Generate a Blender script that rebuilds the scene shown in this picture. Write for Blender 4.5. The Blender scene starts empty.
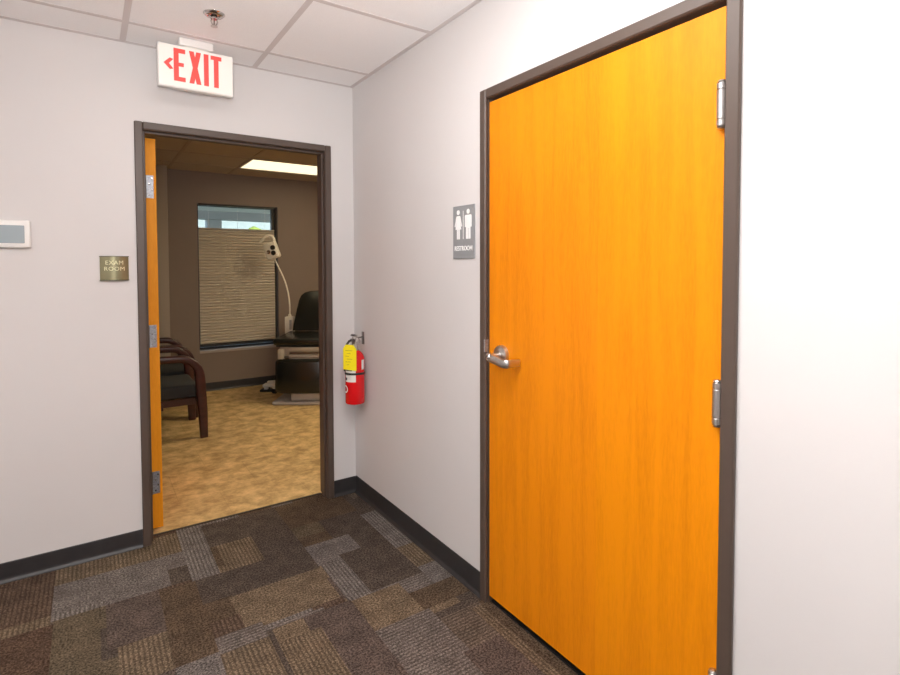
import bpy, bmesh, math, random
from mathutils import Vector, Matrix
random.seed(7)
scene = bpy.context.scene
COL = scene.collection
PI = math.pi

# ------------------------------------------------------------------ materials
def new_mat(name):
    m = bpy.data.materials.new(name); m.use_nodes = True
    nt = m.node_tree; b = nt.nodes['Principled BSDF']
    return m, nt, b

def lin(c):
    return tuple((v/255/12.92 if v/255 <= .04045 else ((v/255+.055)/1.055)**2.4) for v in c)

def mat(name, rgb, rough=.5, metal=0.0, noise=0.0, nscale=40, bump=0.0, bscale=200, spec=.5, coat=0.0, emit=None, estr=0):
    """rgb is a linear colour; a little noise keeps the surface from being perfectly flat"""
    m, nt, b = new_mat(name)
    b.inputs['Roughness'].default_value = rough
    b.inputs['Metallic'].default_value = metal
    b.inputs['Specular IOR Level'].default_value = spec
    b.inputs['Coat Weight'].default_value = coat
    tc = nt.nodes.new('ShaderNodeTexCoord')
    if noise > 0:
        n = nt.nodes.new('ShaderNodeTexNoise'); n.inputs['Scale'].default_value = nscale; n.inputs['Detail'].default_value = 4
        nt.links.new(tc.outputs['Object'], n.inputs['Vector'])
        r = nt.nodes.new('ShaderNodeValToRGB')
        r.color_ramp.elements[0].position = .3; r.color_ramp.elements[1].position = .7
        r.color_ramp.elements[0].color = tuple(c*(1-noise) for c in rgb)+(1,)
        r.color_ramp.elements[1].color = tuple(min(1, c*(1+noise)) for c in rgb)+(1,)
        nt.links.new(n.outputs['Fac'], r.inputs['Fac']); nt.links.new(r.outputs['Color'], b.inputs['Base Color'])
    else:
        b.inputs['Base Color'].default_value = tuple(rgb)+(1,)
    if bump > 0:
        n2 = nt.nodes.new('ShaderNodeTexNoise'); n2.inputs['Scale'].default_value = bscale; n2.inputs['Detail'].default_value = 3
        nt.links.new(tc.outputs['Object'], n2.inputs['Vector'])
        bp = nt.nodes.new('ShaderNodeBump'); bp.inputs['Strength'].default_value = bump; bp.inputs['Distance'].default_value = .002
        nt.links.new(n2.outputs['Fac'], bp.inputs['Height']); nt.links.new(bp.outputs['Normal'], b.inputs['Normal'])
    if emit:
        b.inputs['Emission Color'].default_value = tuple(emit)+(1,); b.inputs['Emission Strength'].default_value = estr
    return m

def wood_mat(name, c1, c2, rough=.35, vertical=True, scale=1.0, coat=.2, spec=.5):
    m, nt, b = new_mat(name); b.inputs['Specular IOR Level'].default_value = spec
    tc = nt.nodes.new('ShaderNodeTexCoord'); mp = nt.nodes.new('ShaderNodeMapping')
    mp.inputs['Scale'].default_value = (14*scale, 14*scale, .9*scale) if vertical else (1*scale, 14*scale, 14*scale)
    nt.links.new(tc.outputs['Object'], mp.inputs['Vector'])
    n = nt.nodes.new('ShaderNodeTexNoise'); n.inputs['Scale'].default_value = 1.6; n.inputs['Detail'].default_value = 6; n.inputs['Distortion'].default_value = .6
    nt.links.new(mp.outputs['Vector'], n.inputs['Vector'])
    mp2 = nt.nodes.new('ShaderNodeMapping'); mp2.inputs['Scale'].default_value = (90*scale, 90*scale, 14*scale)
    nt.links.new(tc.outputs['Object'], mp2.inputs['Vector'])
    n2 = nt.nodes.new('ShaderNodeTexNoise'); n2.inputs['Scale'].default_value = 2; n2.inputs['Detail'].default_value = 3
    nt.links.new(mp2.outputs['Vector'], n2.inputs['Vector'])
    mx = nt.nodes.new('ShaderNodeMath'); mx.operation = 'MULTIPLY_ADD'; mx.inputs[1].default_value = .55; 
    nt.links.new(n2.outputs['Fac'], mx.inputs[0]); nt.links.new(n.outputs['Fac'], mx.inputs[2])
    r = nt.nodes.new('ShaderNodeValToRGB')
    r.color_ramp.elements[0].position = .45; r.color_ramp.elements[1].position = .9
    r.color_ramp.elements[0].color = tuple(c1)+(1,); r.color_ramp.elements[1].color = tuple(c2)+(1,)
    nt.links.new(mx.outputs[0], r.inputs['Fac']); nt.links.new(r.outputs['Color'], b.inputs['Base Color'])
    b.inputs['Roughness'].default_value = rough; b.inputs['Coat Weight'].default_value = coat; b.inputs['Coat Roughness'].default_value = .25
    return m

def carpet_mat(name, c1, c2, stripe=None, c3=None):
    """speckled loop pile; stripe 'x' or 'y' is the direction the ribs run in"""
    m, nt, b = new_mat(name)
    tc = nt.nodes.new('ShaderNodeTexCoord')
    n = nt.nodes.new('ShaderNodeTexNoise'); n.inputs['Scale'].default_value = 130; n.inputs['Detail'].default_value = 5; n.inputs['Roughness'].default_value = .8
    nt.links.new(tc.outputs['Object'], n.inputs['Vector'])
    r = nt.nodes.new('ShaderNodeValToRGB')
    r.color_ramp.elements[0].position = .42; r.color_ramp.elements[1].position = .63
    r.color_ramp.elements[0].color = tuple(c1)+(1,); r.color_ramp.elements[1].color = tuple(c2)+(1,)
    nt.links.new(n.outputs['Fac'], r.inputs['Fac'])
    out = r.outputs['Color']
    # broad tone drift
    nb = nt.nodes.new('ShaderNodeTexNoise'); nb.inputs['Scale'].default_value = 14; nb.inputs['Detail'].default_value = 2
    nt.links.new(tc.outputs['Object'], nb.inputs['Vector'])
    mrb = nt.nodes.new('ShaderNodeMapRange'); mrb.inputs[1].default_value = .3; mrb.inputs[2].default_value = .7; mrb.inputs[3].default_value = .8; mrb.inputs[4].default_value = 1.2
    nt.links.new(nb.outputs['Fac'], mrb.inputs[0])
    hgt = n.outputs['Fac']
    if stripe:
        w = nt.nodes.new('ShaderNodeTexWave'); w.wave_type = 'BANDS'; w.bands_direction = 'X' if stripe == 'y' else 'Y'
        w.inputs['Scale'].default_value = 19.5; w.inputs['Distortion'].default_value = 2.6; w.inputs['Detail'].default_value = 3; w.inputs['Detail Scale'].default_value = 5
        nt.links.new(tc.outputs['Object'], w.inputs['Vector'])
        rr = nt.nodes.new('ShaderNodeValToRGB'); rr.color_ramp.elements[0].position = .15; rr.color_ramp.elements[1].position = .6; rr.color_ramp.elements[0].color = (.35,.35,.35,1)
        nt.links.new(w.outputs['Fac'], rr.inputs['Fac'])
        mx = nt.nodes.new('ShaderNodeMix'); mx.data_type = 'RGBA'
        nt.links.new(rr.outputs['Color'], mx.inputs['Factor'])
        mx.inputs['A'].default_value = tuple(c3)+(1,); nt.links.new(out, mx.inputs['B'])
        out = mx.outputs['Result']
    ml = nt.nodes.new('ShaderNodeVectorMath'); ml.operation = 'SCALE'
    nt.links.new(out, ml.inputs[0]); nt.links.new(mrb.outputs[0], ml.inputs['Scale'])
    nt.links.new(ml.outputs[0], b.inputs['Base Color'])
    bp = nt.nodes.new('ShaderNodeBump'); bp.inputs['Strength'].default_value = .6; bp.inputs['Distance'].default_value = .004
    nt.links.new(hgt, bp.inputs['Height']); nt.links.new(bp.outputs['Normal'], b.inputs['Normal'])
    b.inputs['Roughness'].default_value = .95; b.inputs['Specular IOR Level'].default_value = .1
    return m

def vinyl_mat(name):
    m, nt, b = new_mat(name)
    tc = nt.nodes.new('ShaderNodeTexCoord')
    mp = nt.nodes.new('ShaderNodeMapping'); mp.inputs['Scale'].default_value = (1, 1.15, 1)
    nt.links.new(tc.outputs['Object'], mp.inputs['Vector'])
    n = nt.nodes.new('ShaderNodeTexNoise'); n.inputs['Scale'].default_value = 8; n.inputs['Detail'].default_value = 10; n.inputs['Roughness'].default_value = .72; n.inputs['Distortion'].default_value = .15
    nt.links.new(mp.outputs['Vector'], n.inputs['Vector'])
    r = nt.nodes.new('ShaderNodeValToRGB')
    r.color_ramp.elements[0].position = .37; r.color_ramp.elements[1].position = .64
    r.color_ramp.elements[0].color = (.35, .215, .078, 1); r.color_ramp.elements[1].color = (.80, .565, .26, 1)
    nt.links.new(n.outputs['Fac'], r.inputs['Fac'])
    br = nt.nodes.new('ShaderNodeTexBrick'); br.offset = .5
    br.inputs['Scale'].default_value = 1; br.inputs['Brick Width'].default_value = .46; br.inputs['Row Height'].default_value = .46; br.inputs['Mortar Size'].default_value = .002
    br.inputs['Color1'].default_value = (.92, .92, .92, 1); br.inputs['Color2'].default_value = (1, 1, 1, 1); br.inputs['Mortar'].default_value = (.8, .78, .74, 1)
    nt.links.new(tc.outputs['Object'], br.inputs['Vector'])
    mx = nt.nodes.new('ShaderNodeMix'); mx.data_type = 'RGBA'; mx.blend_type = 'MULTIPLY'; mx.inputs['Factor'].default_value = 1
    nt.links.new(r.outputs['Color'], mx.inputs['A']); nt.links.new(br.outputs['Color'], mx.inputs['B'])
    nt.links.new(mx.outputs['Result'], b.inputs['Base Color'])
    b.inputs['Roughness'].default_value = .5
    return m

WALL = (.66, .632, .622)
M = {}
M['wall'] = mat('hall wall paint', WALL, .6, noise=.012, nscale=3, bump=.05, bscale=260)
M['taupe'] = mat('taupe wall paint', (.225, .168, .136), .6, noise=.03, nscale=3, bump=.05, bscale=260)
M['taupe_light'] = mat('pale taupe paint', (.36, .30, .25), .6, noise=.03, nscale=3)
M['ceil'] = mat('ceiling tile', (.92, .895, .89), .95, noise=.035, nscale=260, bump=.3, bscale=320, spec=.1)
M['grid'] = mat('ceiling grid paint', (.66, .60, .585), .6)
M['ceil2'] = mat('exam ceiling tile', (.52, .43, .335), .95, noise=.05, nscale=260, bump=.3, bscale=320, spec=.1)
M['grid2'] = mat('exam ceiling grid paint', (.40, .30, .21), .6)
M['base'] = mat('charcoal rubber base', (.030, .028, .029), .42, noise=.1, nscale=20)
M['frame'] = mat('brown grey frame enamel', (.086, .060, .047), .42, noise=.03, nscale=30)
M['maple'] = wood_mat('maple veneer', (.66, .198, .0010), (.80, .258, .0022), .45, coat=.0, spec=.22)
def veneer_seam(m, y, k):
    # neighbouring veneer sheets differ slightly in tone
    nt = m.node_tree; b = nt.nodes['Principled BSDF']; src = b.inputs['Base Color'].links[0].from_socket
    tc = nt.nodes.new('ShaderNodeTexCoord'); sx = nt.nodes.new('ShaderNodeSeparateXYZ'); nt.links.new(tc.outputs['Object'], sx.inputs[0])
    g = nt.nodes.new('ShaderNodeMath'); g.operation = 'GREATER_THAN'; g.inputs[1].default_value = y; nt.links.new(sx.outputs['Y'], g.inputs[0])
    mx = nt.nodes.new('ShaderNodeMix'); mx.data_type = 'RGBA'; mx.blend_type = 'MULTIPLY'; mx.inputs['B'].default_value = k
    nt.links.new(g.outputs[0], mx.inputs['Factor']); nt.links.new(src, mx.inputs['A']); nt.links.new(mx.outputs['Result'], b.inputs['Base Color'])
veneer_seam(M['maple'], -.075, (.97, .93, 1.3, 1))
M['maple_edge'] = wood_mat('maple edge', (.74, .26, .008), (.86, .33, .015), .5, coat=0, spec=.22)
M['steel'] = mat('satin steel', (.62, .60, .58), .28, 1.0, noise=.04, nscale=60)
M['hinge_steel'] = mat('brushed hinge steel', (.36, .37, .40), .5, .85, noise=.25, nscale=160)
M['chrome'] = mat('polished chrome', (.55, .52, .50), .12, 1.0)
M['dark_steel'] = mat('dull dark steel', (.22, .20, .19), .35, .9, noise=.1, nscale=60)
M['white'] = mat('white plastic', (.82, .80, .77), .4, noise=.01, nscale=20)
M['offwhite'] = mat('cream plastic', (.80, .77, .70), .45)
M['exit_face'] = mat('exit face', (.80, .765, .71), .45, emit=(1, .93, .86), estr=.12)
M['exit_red'] = mat('exit red letters', (.72, .065, .055), .45, emit=(1, .14, .11), estr=.2)
M['brass'] = mat('olive brass', (.235, .215, .125), .32, .75, noise=.06, nscale=50)
M['pale_letters'] = mat('pale gold letters', (.80, .76, .50), .5)
M['brass_dark'] = mat('dark bronze', (.09, .085, .05), .35, .6)
M['sign_grey'] = mat('grey sign plastic', (.27, .275, .28), .5, noise=.02, nscale=50)
M['sign_white'] = mat('sign white', (.88, .88, .87), .5)
M['red'] = mat('extinguisher red enamel', (.72, .006, .010), .25, noise=.02, nscale=20, coat=.15)
M['yellow'] = mat('yellow tag card', (.97, .80, .004), .6, noise=.03, nscale=120)
M['label'] = mat('label paper', (.80, .78, .74), .5)
M['ink'] = mat('dark ink', (.06, .06, .07), .6)
M['black'] = mat('black rubber', (.012, .012, .012), .5, noise=.1, nscale=30)
M['vinyl_black'] = mat('black vinyl upholstery', (.012, .0125, .011), .24, noise=.1, nscale=30, bump=.1, bscale=400)
M['burgundy'] = wood_mat('dark mahogany', (.022, .0065, .006), (.060, .017, .014), .3, False)
M['fabric_dark'] = mat('dark upholstery', (.034, .036, .038), .8, noise=.15, nscale=220, bump=.2, bscale=400)
M['beige_metal'] = mat('beige painted metal', (.42, .37, .31), .45, noise=.03, nscale=20)
M['grey_metal'] = mat('pale grey enamel', (.46, .43, .40), .4, noise=.03, nscale=20)
M['lamp_white'] = mat('lamp cream enamel', (.86, .80, .70), .4, noise=.02, nscale=20)
M['lens'] = mat('dark lens', (.03, .028, .025), .12, coat=.5)
M['blind'] = None
M['alu'] = mat('dark window frame', (.028, .024, .020), .4)
M['sill'] = mat('sill paint', (.40, .34, .29), .5)
M['vinyl'] = vinyl_mat('tan vinyl tile')
M['threshold'] = mat('dark threshold strip', (.035, .028, .022), .5)
M['hall_light'] = mat('lamp diffuser', (.9, .9, .9), .5, emit=(1.0, .97, .955), estr=10.5)
M['exam_light'] = mat('warm lamp diffuser', (.9, .9, .9), .5, emit=(1.0, .86, .55), estr=1.2)
M['exam_fill_light'] = mat('added warm fill diffuser', (.9, .9, .9), .5, emit=(1.0, .84, .56), estr=18)
M['screen'] = mat('thermostat screen', (.24, .27, .28), .15, emit=(.46, .56, .60), estr=.18, coat=1)
M['soffit'] = mat('porch soffit', (.80, .82, .76), .8, noise=.05, nscale=3)
M['fascia'] = mat('porch beam', (.42, .46, .46), .8, noise=.05, nscale=3)
M['grass'] = mat('lawn', (.20, .21, .13), .9, noise=.3, nscale=6)
M['sky_dimmer'] = mat('pale facade', (.52, .56, .50), .8, noise=.12, nscale=1.2)
M['foliage'] = mat('yellow green foliage', (.34, .40, .06), .9, noise=.5, nscale=5)

def glass_mat():
    m, nt, b = new_mat('window glass')
    b.inputs['Base Color'].default_value = (.97, .985, .975, 1); b.inputs['Roughness'].default_value = 0.02
    b.inputs['Transmission Weight'].default_value = 1; b.inputs['IOR'].default_value = 1.45
    return m
M['glass'] = glass_mat()
def blind_mat():
    m, nt, b = new_mat('cellular shade cloth')
    b.inputs['Base Color'].default_value = (.72, .63, .52, 1); b.inputs['Roughness'].default_value = .9
    tr = nt.nodes.new('ShaderNodeBsdfTranslucent'); tr.inputs['Color'].default_value = (.50, .44, .35, 1)
    mx = nt.nodes.new('ShaderNodeMixShader'); mx.inputs[0].default_value = .3
    o = nt.nodes['Material Output']
    nt.links.new(b.outputs[0], mx.inputs[1]); nt.links.new(tr.outputs[0], mx.inputs[2]); nt.links.new(mx.outputs[0], o.inputs['Surface'])
    return m
M['blind'] = blind_mat()

# ------------------------------------------------------------------ mesh helpers
class MB:
    def __init__(self): self.bm = bmesh.new(); self.mi = 0
    def _poly(self, vs):
        try: f = self.bm.faces.new(vs); f.material_index = self.mi; return f
        except ValueError: return None
    def box(self, x0, x1, y0, y1, z0, z1, bev=0, seg=2):
        b2 = bmesh.new()
        v = [b2.verts.new(p) for p in ((x0,y0,z0),(x1,y0,z0),(x1,y1,z0),(x0,y1,z0),(x0,y0,z1),(x1,y0,z1),(x1,y1,z1),(x0,y1,z1))]
        for q in ((0,3,2,1),(4,5,6,7),(0,1,5,4),(1,2,6,5),(2,3,7,6),(3,0,4,7)): b2.faces.new([v[i] for i in q])
        if bev > 0: bmesh.ops.bevel(b2, geom=b2.edges[:], offset=bev, segments=seg, affect='EDGES', profile=.5)
        self.merge(b2); return self
    def merge(self, b2, mtx=None):
        if mtx is not None: bmesh.ops.transform(b2, matrix=mtx, verts=b2.verts)
        mp = {}
        for v in b2.verts: mp[v] = self.bm.verts.new(v.co)
        for f in b2.faces:
            g = self._poly([mp[v] for v in f.verts])
            if g: g.smooth = f.smooth
        b2.free()
    def ring_sweep(self, rings, closed=False, cap=True, smooth=True):
        vs = [[self.bm.verts.new(p) for p in r] for r in rings]
        n = len(vs[0]); m = len(vs)
        for i in range(m if closed else m-1):
            a, b = vs[i], vs[(i+1) % m]
            for j in range(n):
                f = self._poly([a[j], a[(j+1)%n], b[(j+1)%n], b[j]])
                if f: f.smooth = smooth
        if cap and not closed:
            self._poly(vs[0][::-1]); self._poly(vs[-1])
        return self
    def tube(self, pts, r, seg=12, closed=False, smooth=True):
        pts = [Vector(p) for p in pts]; n = len(pts)
        rs = r if isinstance(r, (list, tuple)) else [r]*n
        rings = []; up = None
        for i, p in enumerate(pts):
            if closed: t = pts[(i+1)%n]-pts[i-1]
            else: t = pts[min(i+1, n-1)]-pts[max(i-1, 0)]
            t.normalize()
            if up is None:
                up = Vector((0,0,1)) if abs(t.z) < .9 else Vector((1,0,0))
            s = t.cross(up).normalized(); up = s.cross(t).normalized()
            rings.append([p + rs[i]*(math.cos(a)*s + math.sin(a)*up) for a in [2*PI*k/seg for k in range(seg)]])
        return self.ring_sweep(rings, closed, True, smooth)
    def cyl(self, p0, p1, r0, r1=None, seg=24):
        p0 = Vector(p0); p1 = Vector(p1); r1 = r0 if r1 is None else r1
        t = (p1-p0).normalized(); up = Vector((0,0,1)) if abs(t.z) < .9 else Vector((1,0,0))
        s = t.cross(up).normalized(); u = s.cross(t)
        cs = [math.cos(2*PI*k/seg)*s + math.sin(2*PI*k/seg)*u for k in range(seg)]
        return self.ring_sweep([[p0+r0*c for c in cs], [p1+r1*c for c in cs]])
    def lathe(self, prof, origin=(0,0,0), axis=(0,0,1), seg=32):
        t = Vector(axis).normalized(); up = Vector((0,0,1)) if abs(t.z) < .9 else Vector((1,0,0))
        s = t.cross(up).normalized(); u = s.cross(t); o = Vector(origin)
        cs = [math.cos(2*PI*k/seg)*s + math.sin(2*PI*k/seg)*u for k in range(seg)]
        return self.ring_sweep([[o+t*h+max(r, 1e-4)*c for c in cs] for r, h in prof])
    def prism(self, poly, to3, d0, d1, smooth=False):
        """poly: 2D outline; to3(u,v,d) -> 3D"""
        return self.ring_sweep([[Vector(to3(u, v, d0)) for u, v in poly], [Vector(to3(u, v, d1)) for u, v in poly]], smooth=smooth)
    def bar(self, path, half_w, half_h, side=(0,1,0)):
        """rectangular section with eased edges swept along a path; side is the width direction"""
        s = Vector(side).normalized(); pts = [Vector(p) for p in path]; rings = []
        for i, p in enumerate(pts):
            t = (pts[min(i+1, len(pts)-1)]-pts[max(i-1, 0)]).normalized(); u = s.cross(t).normalized()
            hw = half_w[i] if isinstance(half_w, list) else half_w
            hh = half_h[i] if isinstance(half_h, list) else half_h
            e = .3
            sec = [(-1,-1+e),(-1,1-e),(-1+e,1),(1-e,1),(1,1-e),(1,-1+e),(1-e,-1),(-1+e,-1)]
            rings.append([p+s*hw*a+u*hh*b for a, b in sec])
        return self.ring_sweep(rings, smooth=False)
    def build(self, name, mats, parent=None, smooth_angle=None, loc=None):
        bmesh.ops.recalc_face_normals(self.bm, faces=self.bm.faces)
        me = bpy.data.meshes.new(name); self.bm.to_mesh(me); self.bm.free()
        for mm in (mats if isinstance(mats, (list, tuple)) else [mats]): me.materials.append(mm)
        if smooth_angle:
            for p in me.polygons: p.use_smooth = True
            me.set_sharp_from_angle(angle=math.radians(smooth_angle))
        o = bpy.data.objects.new(name, me); COL.objects.link(o)
        if parent: o.parent = parent
        if loc: o.location = loc
        return o

def tag(o, label=None, cat=None, group=None, kind=None):
    if label: o['label'] = label
    if cat: o['category'] = cat
    if group: o['group'] = group
    if kind: o['kind'] = kind
    return o
def empty(name, loc, rz=0, label=None, cat=None, group=None, kind=None):
    o = bpy.data.objects.new(name, None); COL.objects.link(o); o.empty_display_size = .1
    o.location = loc; o.rotation_euler = (0, 0, rz)
    return tag(o, label, cat, group, kind)
def struct(name, mb, mats, label, cat, **k):
    return tag(mb.build(name, mats, **k), label, cat, kind='structure')

def text_mb(txt, size, to3, depth, bold=0.0, align='CENTER', sx=1.0, spacing=1.0):
    cu = bpy.data.curves.new('tmp', 'FONT'); cu.body = txt; cu.size = size; cu.align_x = align; cu.align_y = 'CENTER'
    cu.extrude = depth/2; cu.offset = bold; cu.space_character = spacing; cu.resolution_u = 3
    ob = bpy.data.objects.new('tmp', cu); COL.objects.link(ob)
    bpy.context.view_layer.update()
    me = bpy.data.meshes.new_from_object(ob.evaluated_get(bpy.context.evaluated_depsgraph_get()))
    mb = MB(); b2 = bmesh.new(); b2.from_mesh(me)
    for v in b2.verts: v.co = Vector(to3(v.co.x*sx, v.co.y, v.co.z))
    mb.merge(b2)
    bpy.data.objects.remove(ob); bpy.data.curves.remove(cu); bpy.data.meshes.remove(me)
    return mb

# ------------------------------------------------------------------ dimensions (metres)
H = 2.447
HE = 2.41                         # exam room ceiling
HX0, HY0 = -2.75, -4.85           # hall extents
EX0, EX1, EY = -1.42, 2.25, 3.349 # exam room extents
TH = .115
BL, BR = -1.134, -.142            # exam doorway, outside of frame
RL, RR = -1.2665, -2.305          # restroom doorway, outside of frame
FT = 2.083                        # top of both frames

# ------------------------------------------------------------------ hall floor: carpet
K = {}
def kind(n, *a): K[n] = (len(K), carpet_mat('carpet '+n, *a))
kind('dark',  (.024,.018,.014), (.140,.107,.085))
kind('brown', (.028,.018,.011), (.165,.114,.074))
kind('red',   (.026,.015,.010), (.150,.094,.064))
kind('olive', (.034,.025,.015), (.190,.146,.097))
kind('grey',  (.040,.033,.029), (.250,.216,.194))
kind('tan',   (.048,.033,.019), (.275,.203,.133))
kind('tan ribbed', (.058,.041,.025), (.285,.213,.141), 'y', (.050,.034,.023))
kind('grey ribbed', (.060,.051,.045), (.310,.273,.245), 'y', (.050,.040,.033))
kind('red ribbed', (.038,.023,.015), (.195,.131,.092), 'y', (.040,.026,.018))
kind('grey cross ribbed', (.052,.042,.036), (.280,.238,.208), 'x', (.048,.037,.030))
kind('brown cross ribbed', (.044,.033,.024), (.235,.182,.139), 'x', (.043,.031,.023))
kind('mauve', (.030,.021,.017), (.170,.127,.105))

rects = []
names = list(K)
tile = .49
ix0 = int(math.floor(HX0/tile)); iy0 = int(math.floor(HY0/tile))
for i in range(ix0, 0):
    for j in range(iy0, 1):
        x0, y0 = i*tile, j*tile+.03
        a = round(x0+random.choice((.12,.18,.25,.31,.37)), 3); c = round(y0+random.choice((.12,.18,.25,.31)), 3)
        d = round(y0+random.choice((.18,.25,.31,.37)), 3)
        for (p0, p1, q0, q1) in ((x0,a,y0,c),(x0,a,c,y0+tile),(a,x0+tile,y0,d),(a,x0+tile,d,y0+tile)):
            rects.append((p0, p1, q0, q1, random.choice(names)))
rects += [  # patches by the two doors: x0, x1, y0, y1 (metres)
 (-1.67,-1.48,-.40,.06,'red ribbed'), (-1.48,-.98,-.17,.06,'tan ribbed'), (-1.48,-.98,-.44,-.16,'grey'), (-1.06,-.98,-.44,-.30,'dark'),
 (-1.48,-1.30,-.44,-.40,'grey ribbed'), (-1.67,-1.48,-.47,-.39,'tan ribbed'), (-1.69,-1.47,-.95,-.46,'red'), (-1.47,-1.27,-.95,-.44,'olive'), (-1.32,-1.26,-.80,-.60,'dark'),
 (-1.30,-1.11,-.75,-.44,'mauve'), (-1.27,-1.11,-.98,-.75,'tan ribbed'), (-1.11,-.96,-.98,-.46,'brown'), (-.98,-.865,-.46,.06,'grey ribbed'),
 (-.865,-.46,-.20,.06,'dark'), (-.865,-.66,-.46,-.20,'tan ribbed'), (-.67,-.48,-.48,-.10,'dark'), (-.865,-.835,-.40,-.20,'brown'),
 (-.97,-.48,-.67,-.46,'dark'), (-.97,-.86,-.80,-.66,'brown'), (-.87,-.485,-.93,-.67,'tan'), (-.97,-.86,-.90,-.80,'red ribbed'), (-.97,-.80,-1.0,-.90,'grey cross ribbed'),
 (-.48,-.33,-.38,-.24,'olive'), (-.48,-.25,-.46,-.36,'brown'), (-.33,-.06,-.62,.06,'dark'), (-.48,-.10,-.24,.06,'brown'), (-.48,-.25,-.66,-.46,'grey'), (-.47,-.365,-.98,-.66,'grey ribbed'), (-.365,-.11,-.97,-.62,'dark'),
 (-.11,0,-.72,-.30,'grey ribbed'), (-.11,0,-.92,-.72,'tan ribbed'), (-.35,0,-1.07,-.97,'grey cross ribbed'), (-.11,0,-1.07,-.92,'grey'),
 (-.48,-.24,-1.20,-.98,'tan'), (-.24,0,-1.20,-1.07,'brown'), (-.24,0,-1.24,-1.20,'tan'),
 (-.66,-.46,-1.34,-.97,'mauve'), (-.57,-.48,-.97,-.93,'red ribbed'), (-.79,-.66,-1.06,-.97,'tan'), (-.79,-.62,-1.45,-1.06,'tan ribbed'), (-.62,-.46,-1.6,-1.34,'mauve'),
 (-.97,-.79,-1.30,-1.0,'tan ribbed'), (-.80,-.78,-1.25,-.97,'dark'), (-1.11,-.97,-1.3,-.98,'grey'), (-.97,-.80,-1.6,-1.3,'brown'),
 (-.46,-.22,-1.50,-1.20,'grey cross ribbed'), (-.22,-.09,-1.30,-1.24,'dark'), (-.22,0,-1.48,-1.28,'brown cross ribbed'), (-.09,.0,-1.28,-1.20,'dark'),
 (-.08,.14,-2.1,-1.30,'tan ribbed'), (-.03,.14,-2.3,-1.28,'brown'), (-.25,-.08,-1.75,-1.48,'mauve'), (-.46,-.25,-1.80,-1.50,'grey cross ribbed'),
]
def uniq(v):
    v = sorted(v); o = [v[0]]
    for a in v[1:]:
        if a-o[-1] > 1e-4: o.append(a)
    return o
CX1, CY1 = .14, .095
xs = uniq([HX0, CX1]+[min(max(r[k], HX0), CX1) for r in rects for k in (0, 1)])
ys = uniq([HY0, CY1]+[min(max(r[k], HY0), CY1) for r in rects for k in (2, 3)])
fl = MB(); vg = [[fl.bm.verts.new((x, y, 0)) for y in ys] for x in xs]
for i in range(len(xs)-1):
    for j in range(len(ys)-1):
        cx = (xs[i]+xs[i+1])/2; cy = (ys[j]+ys[j+1])/2; kd = 'dark'
        if cy > .0 and not (-1.12 < cx < -.15): continue
        if cx > 0 and not (-2.29 < cy < -1.27): continue
        for r in rects:
            if r[0] <= cx <= r[1] and r[2] <= cy <= r[3]: kd = r[4]
        fl.mi = K[kd][0]; fl._poly([vg[i][j], vg[i+1][j], vg[i+1][j+1], vg[i][j+1]])
loose = [v for v in fl.bm.verts if not v.link_faces]
bmesh.ops.delete(fl.bm, geom=loose, context='VERTS')
struct('floor', fl, [K[n][1] for n in K], 'brown, tan and grey patchwork carpet tiles on the hallway floor', 'floor')

m = MB(); m.box(EX0-TH, EX1+TH, TH, EY+.2, -.05, -.001); m.box(BL+.02, BR-.02, .095, TH, -.05, -.001)
struct('floor_exam', m, M['vinyl'], 'mottled tan vinyl floor inside the exam room', 'floor')
m = MB(); m.box(.012, .14, RR+.04, RL-.04, -.01, .004); struct('trim_gap_shade', m, M['black'], 'black strip standing in for the shaded gap under the closed restroom door', 'threshold')  # no real threshold: black strip paints the shade in the gap under the leaf
m = MB(); m.box(BL+.047, BR-.047, .086, .100, -.01, .003)
struct('trim_1', m, M['threshold'], 'dark threshold strip between carpet and tan vinyl in the open doorway', 'threshold')

# ------------------------------------------------------------------ walls
m = MB()
m.box(HX0-TH, BL+.02, 0, TH, 0, H+.05); m.box(BR-.02, EX1+TH, 0, TH, 0, H+.05); m.box(BL+.02, BR-.02, 0, TH, FT-.02, H+.05)
m.bm.normal_update()
for f in m.bm.faces:
    if f.calc_center_median().y > TH-.001: f.material_index = 1
struct('wall_back', m, [M['wall'], M['taupe']], 'pale grey wall with the open exam room doorway', 'wall')
m = MB()
m.box(0, TH+.08, HY0-TH, RR+.02, 0, H+.05); m.box(0, TH+.08, RL-.02, 0, 0, H+.05); m.box(0, TH+.08, RR+.02, RL-.02, FT-.02, H+.05)
m.box(.14, TH+.08, RR+.02, RL-.02, -.02, FT-.02)  # added backing behind the leaf, keeps sky light out of the door gap
struct('wall_right', m, M['wall'], 'pale grey wall holding the closed maple restroom door', 'wall')
m = MB(); m.box(HX0-TH, HX0, HY0-TH, 0, 0, H+.05)
struct('wall_left', m, M['wall'], 'pale grey hallway wall opposite the restroom door', 'wall')
m = MB(); m.box(HX0, 0, HY0-TH, HY0, 0, H+.05)
struct('wall_rear', m, M['wall'], 'pale grey wall closing the hallway behind the viewer', 'wall')
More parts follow.
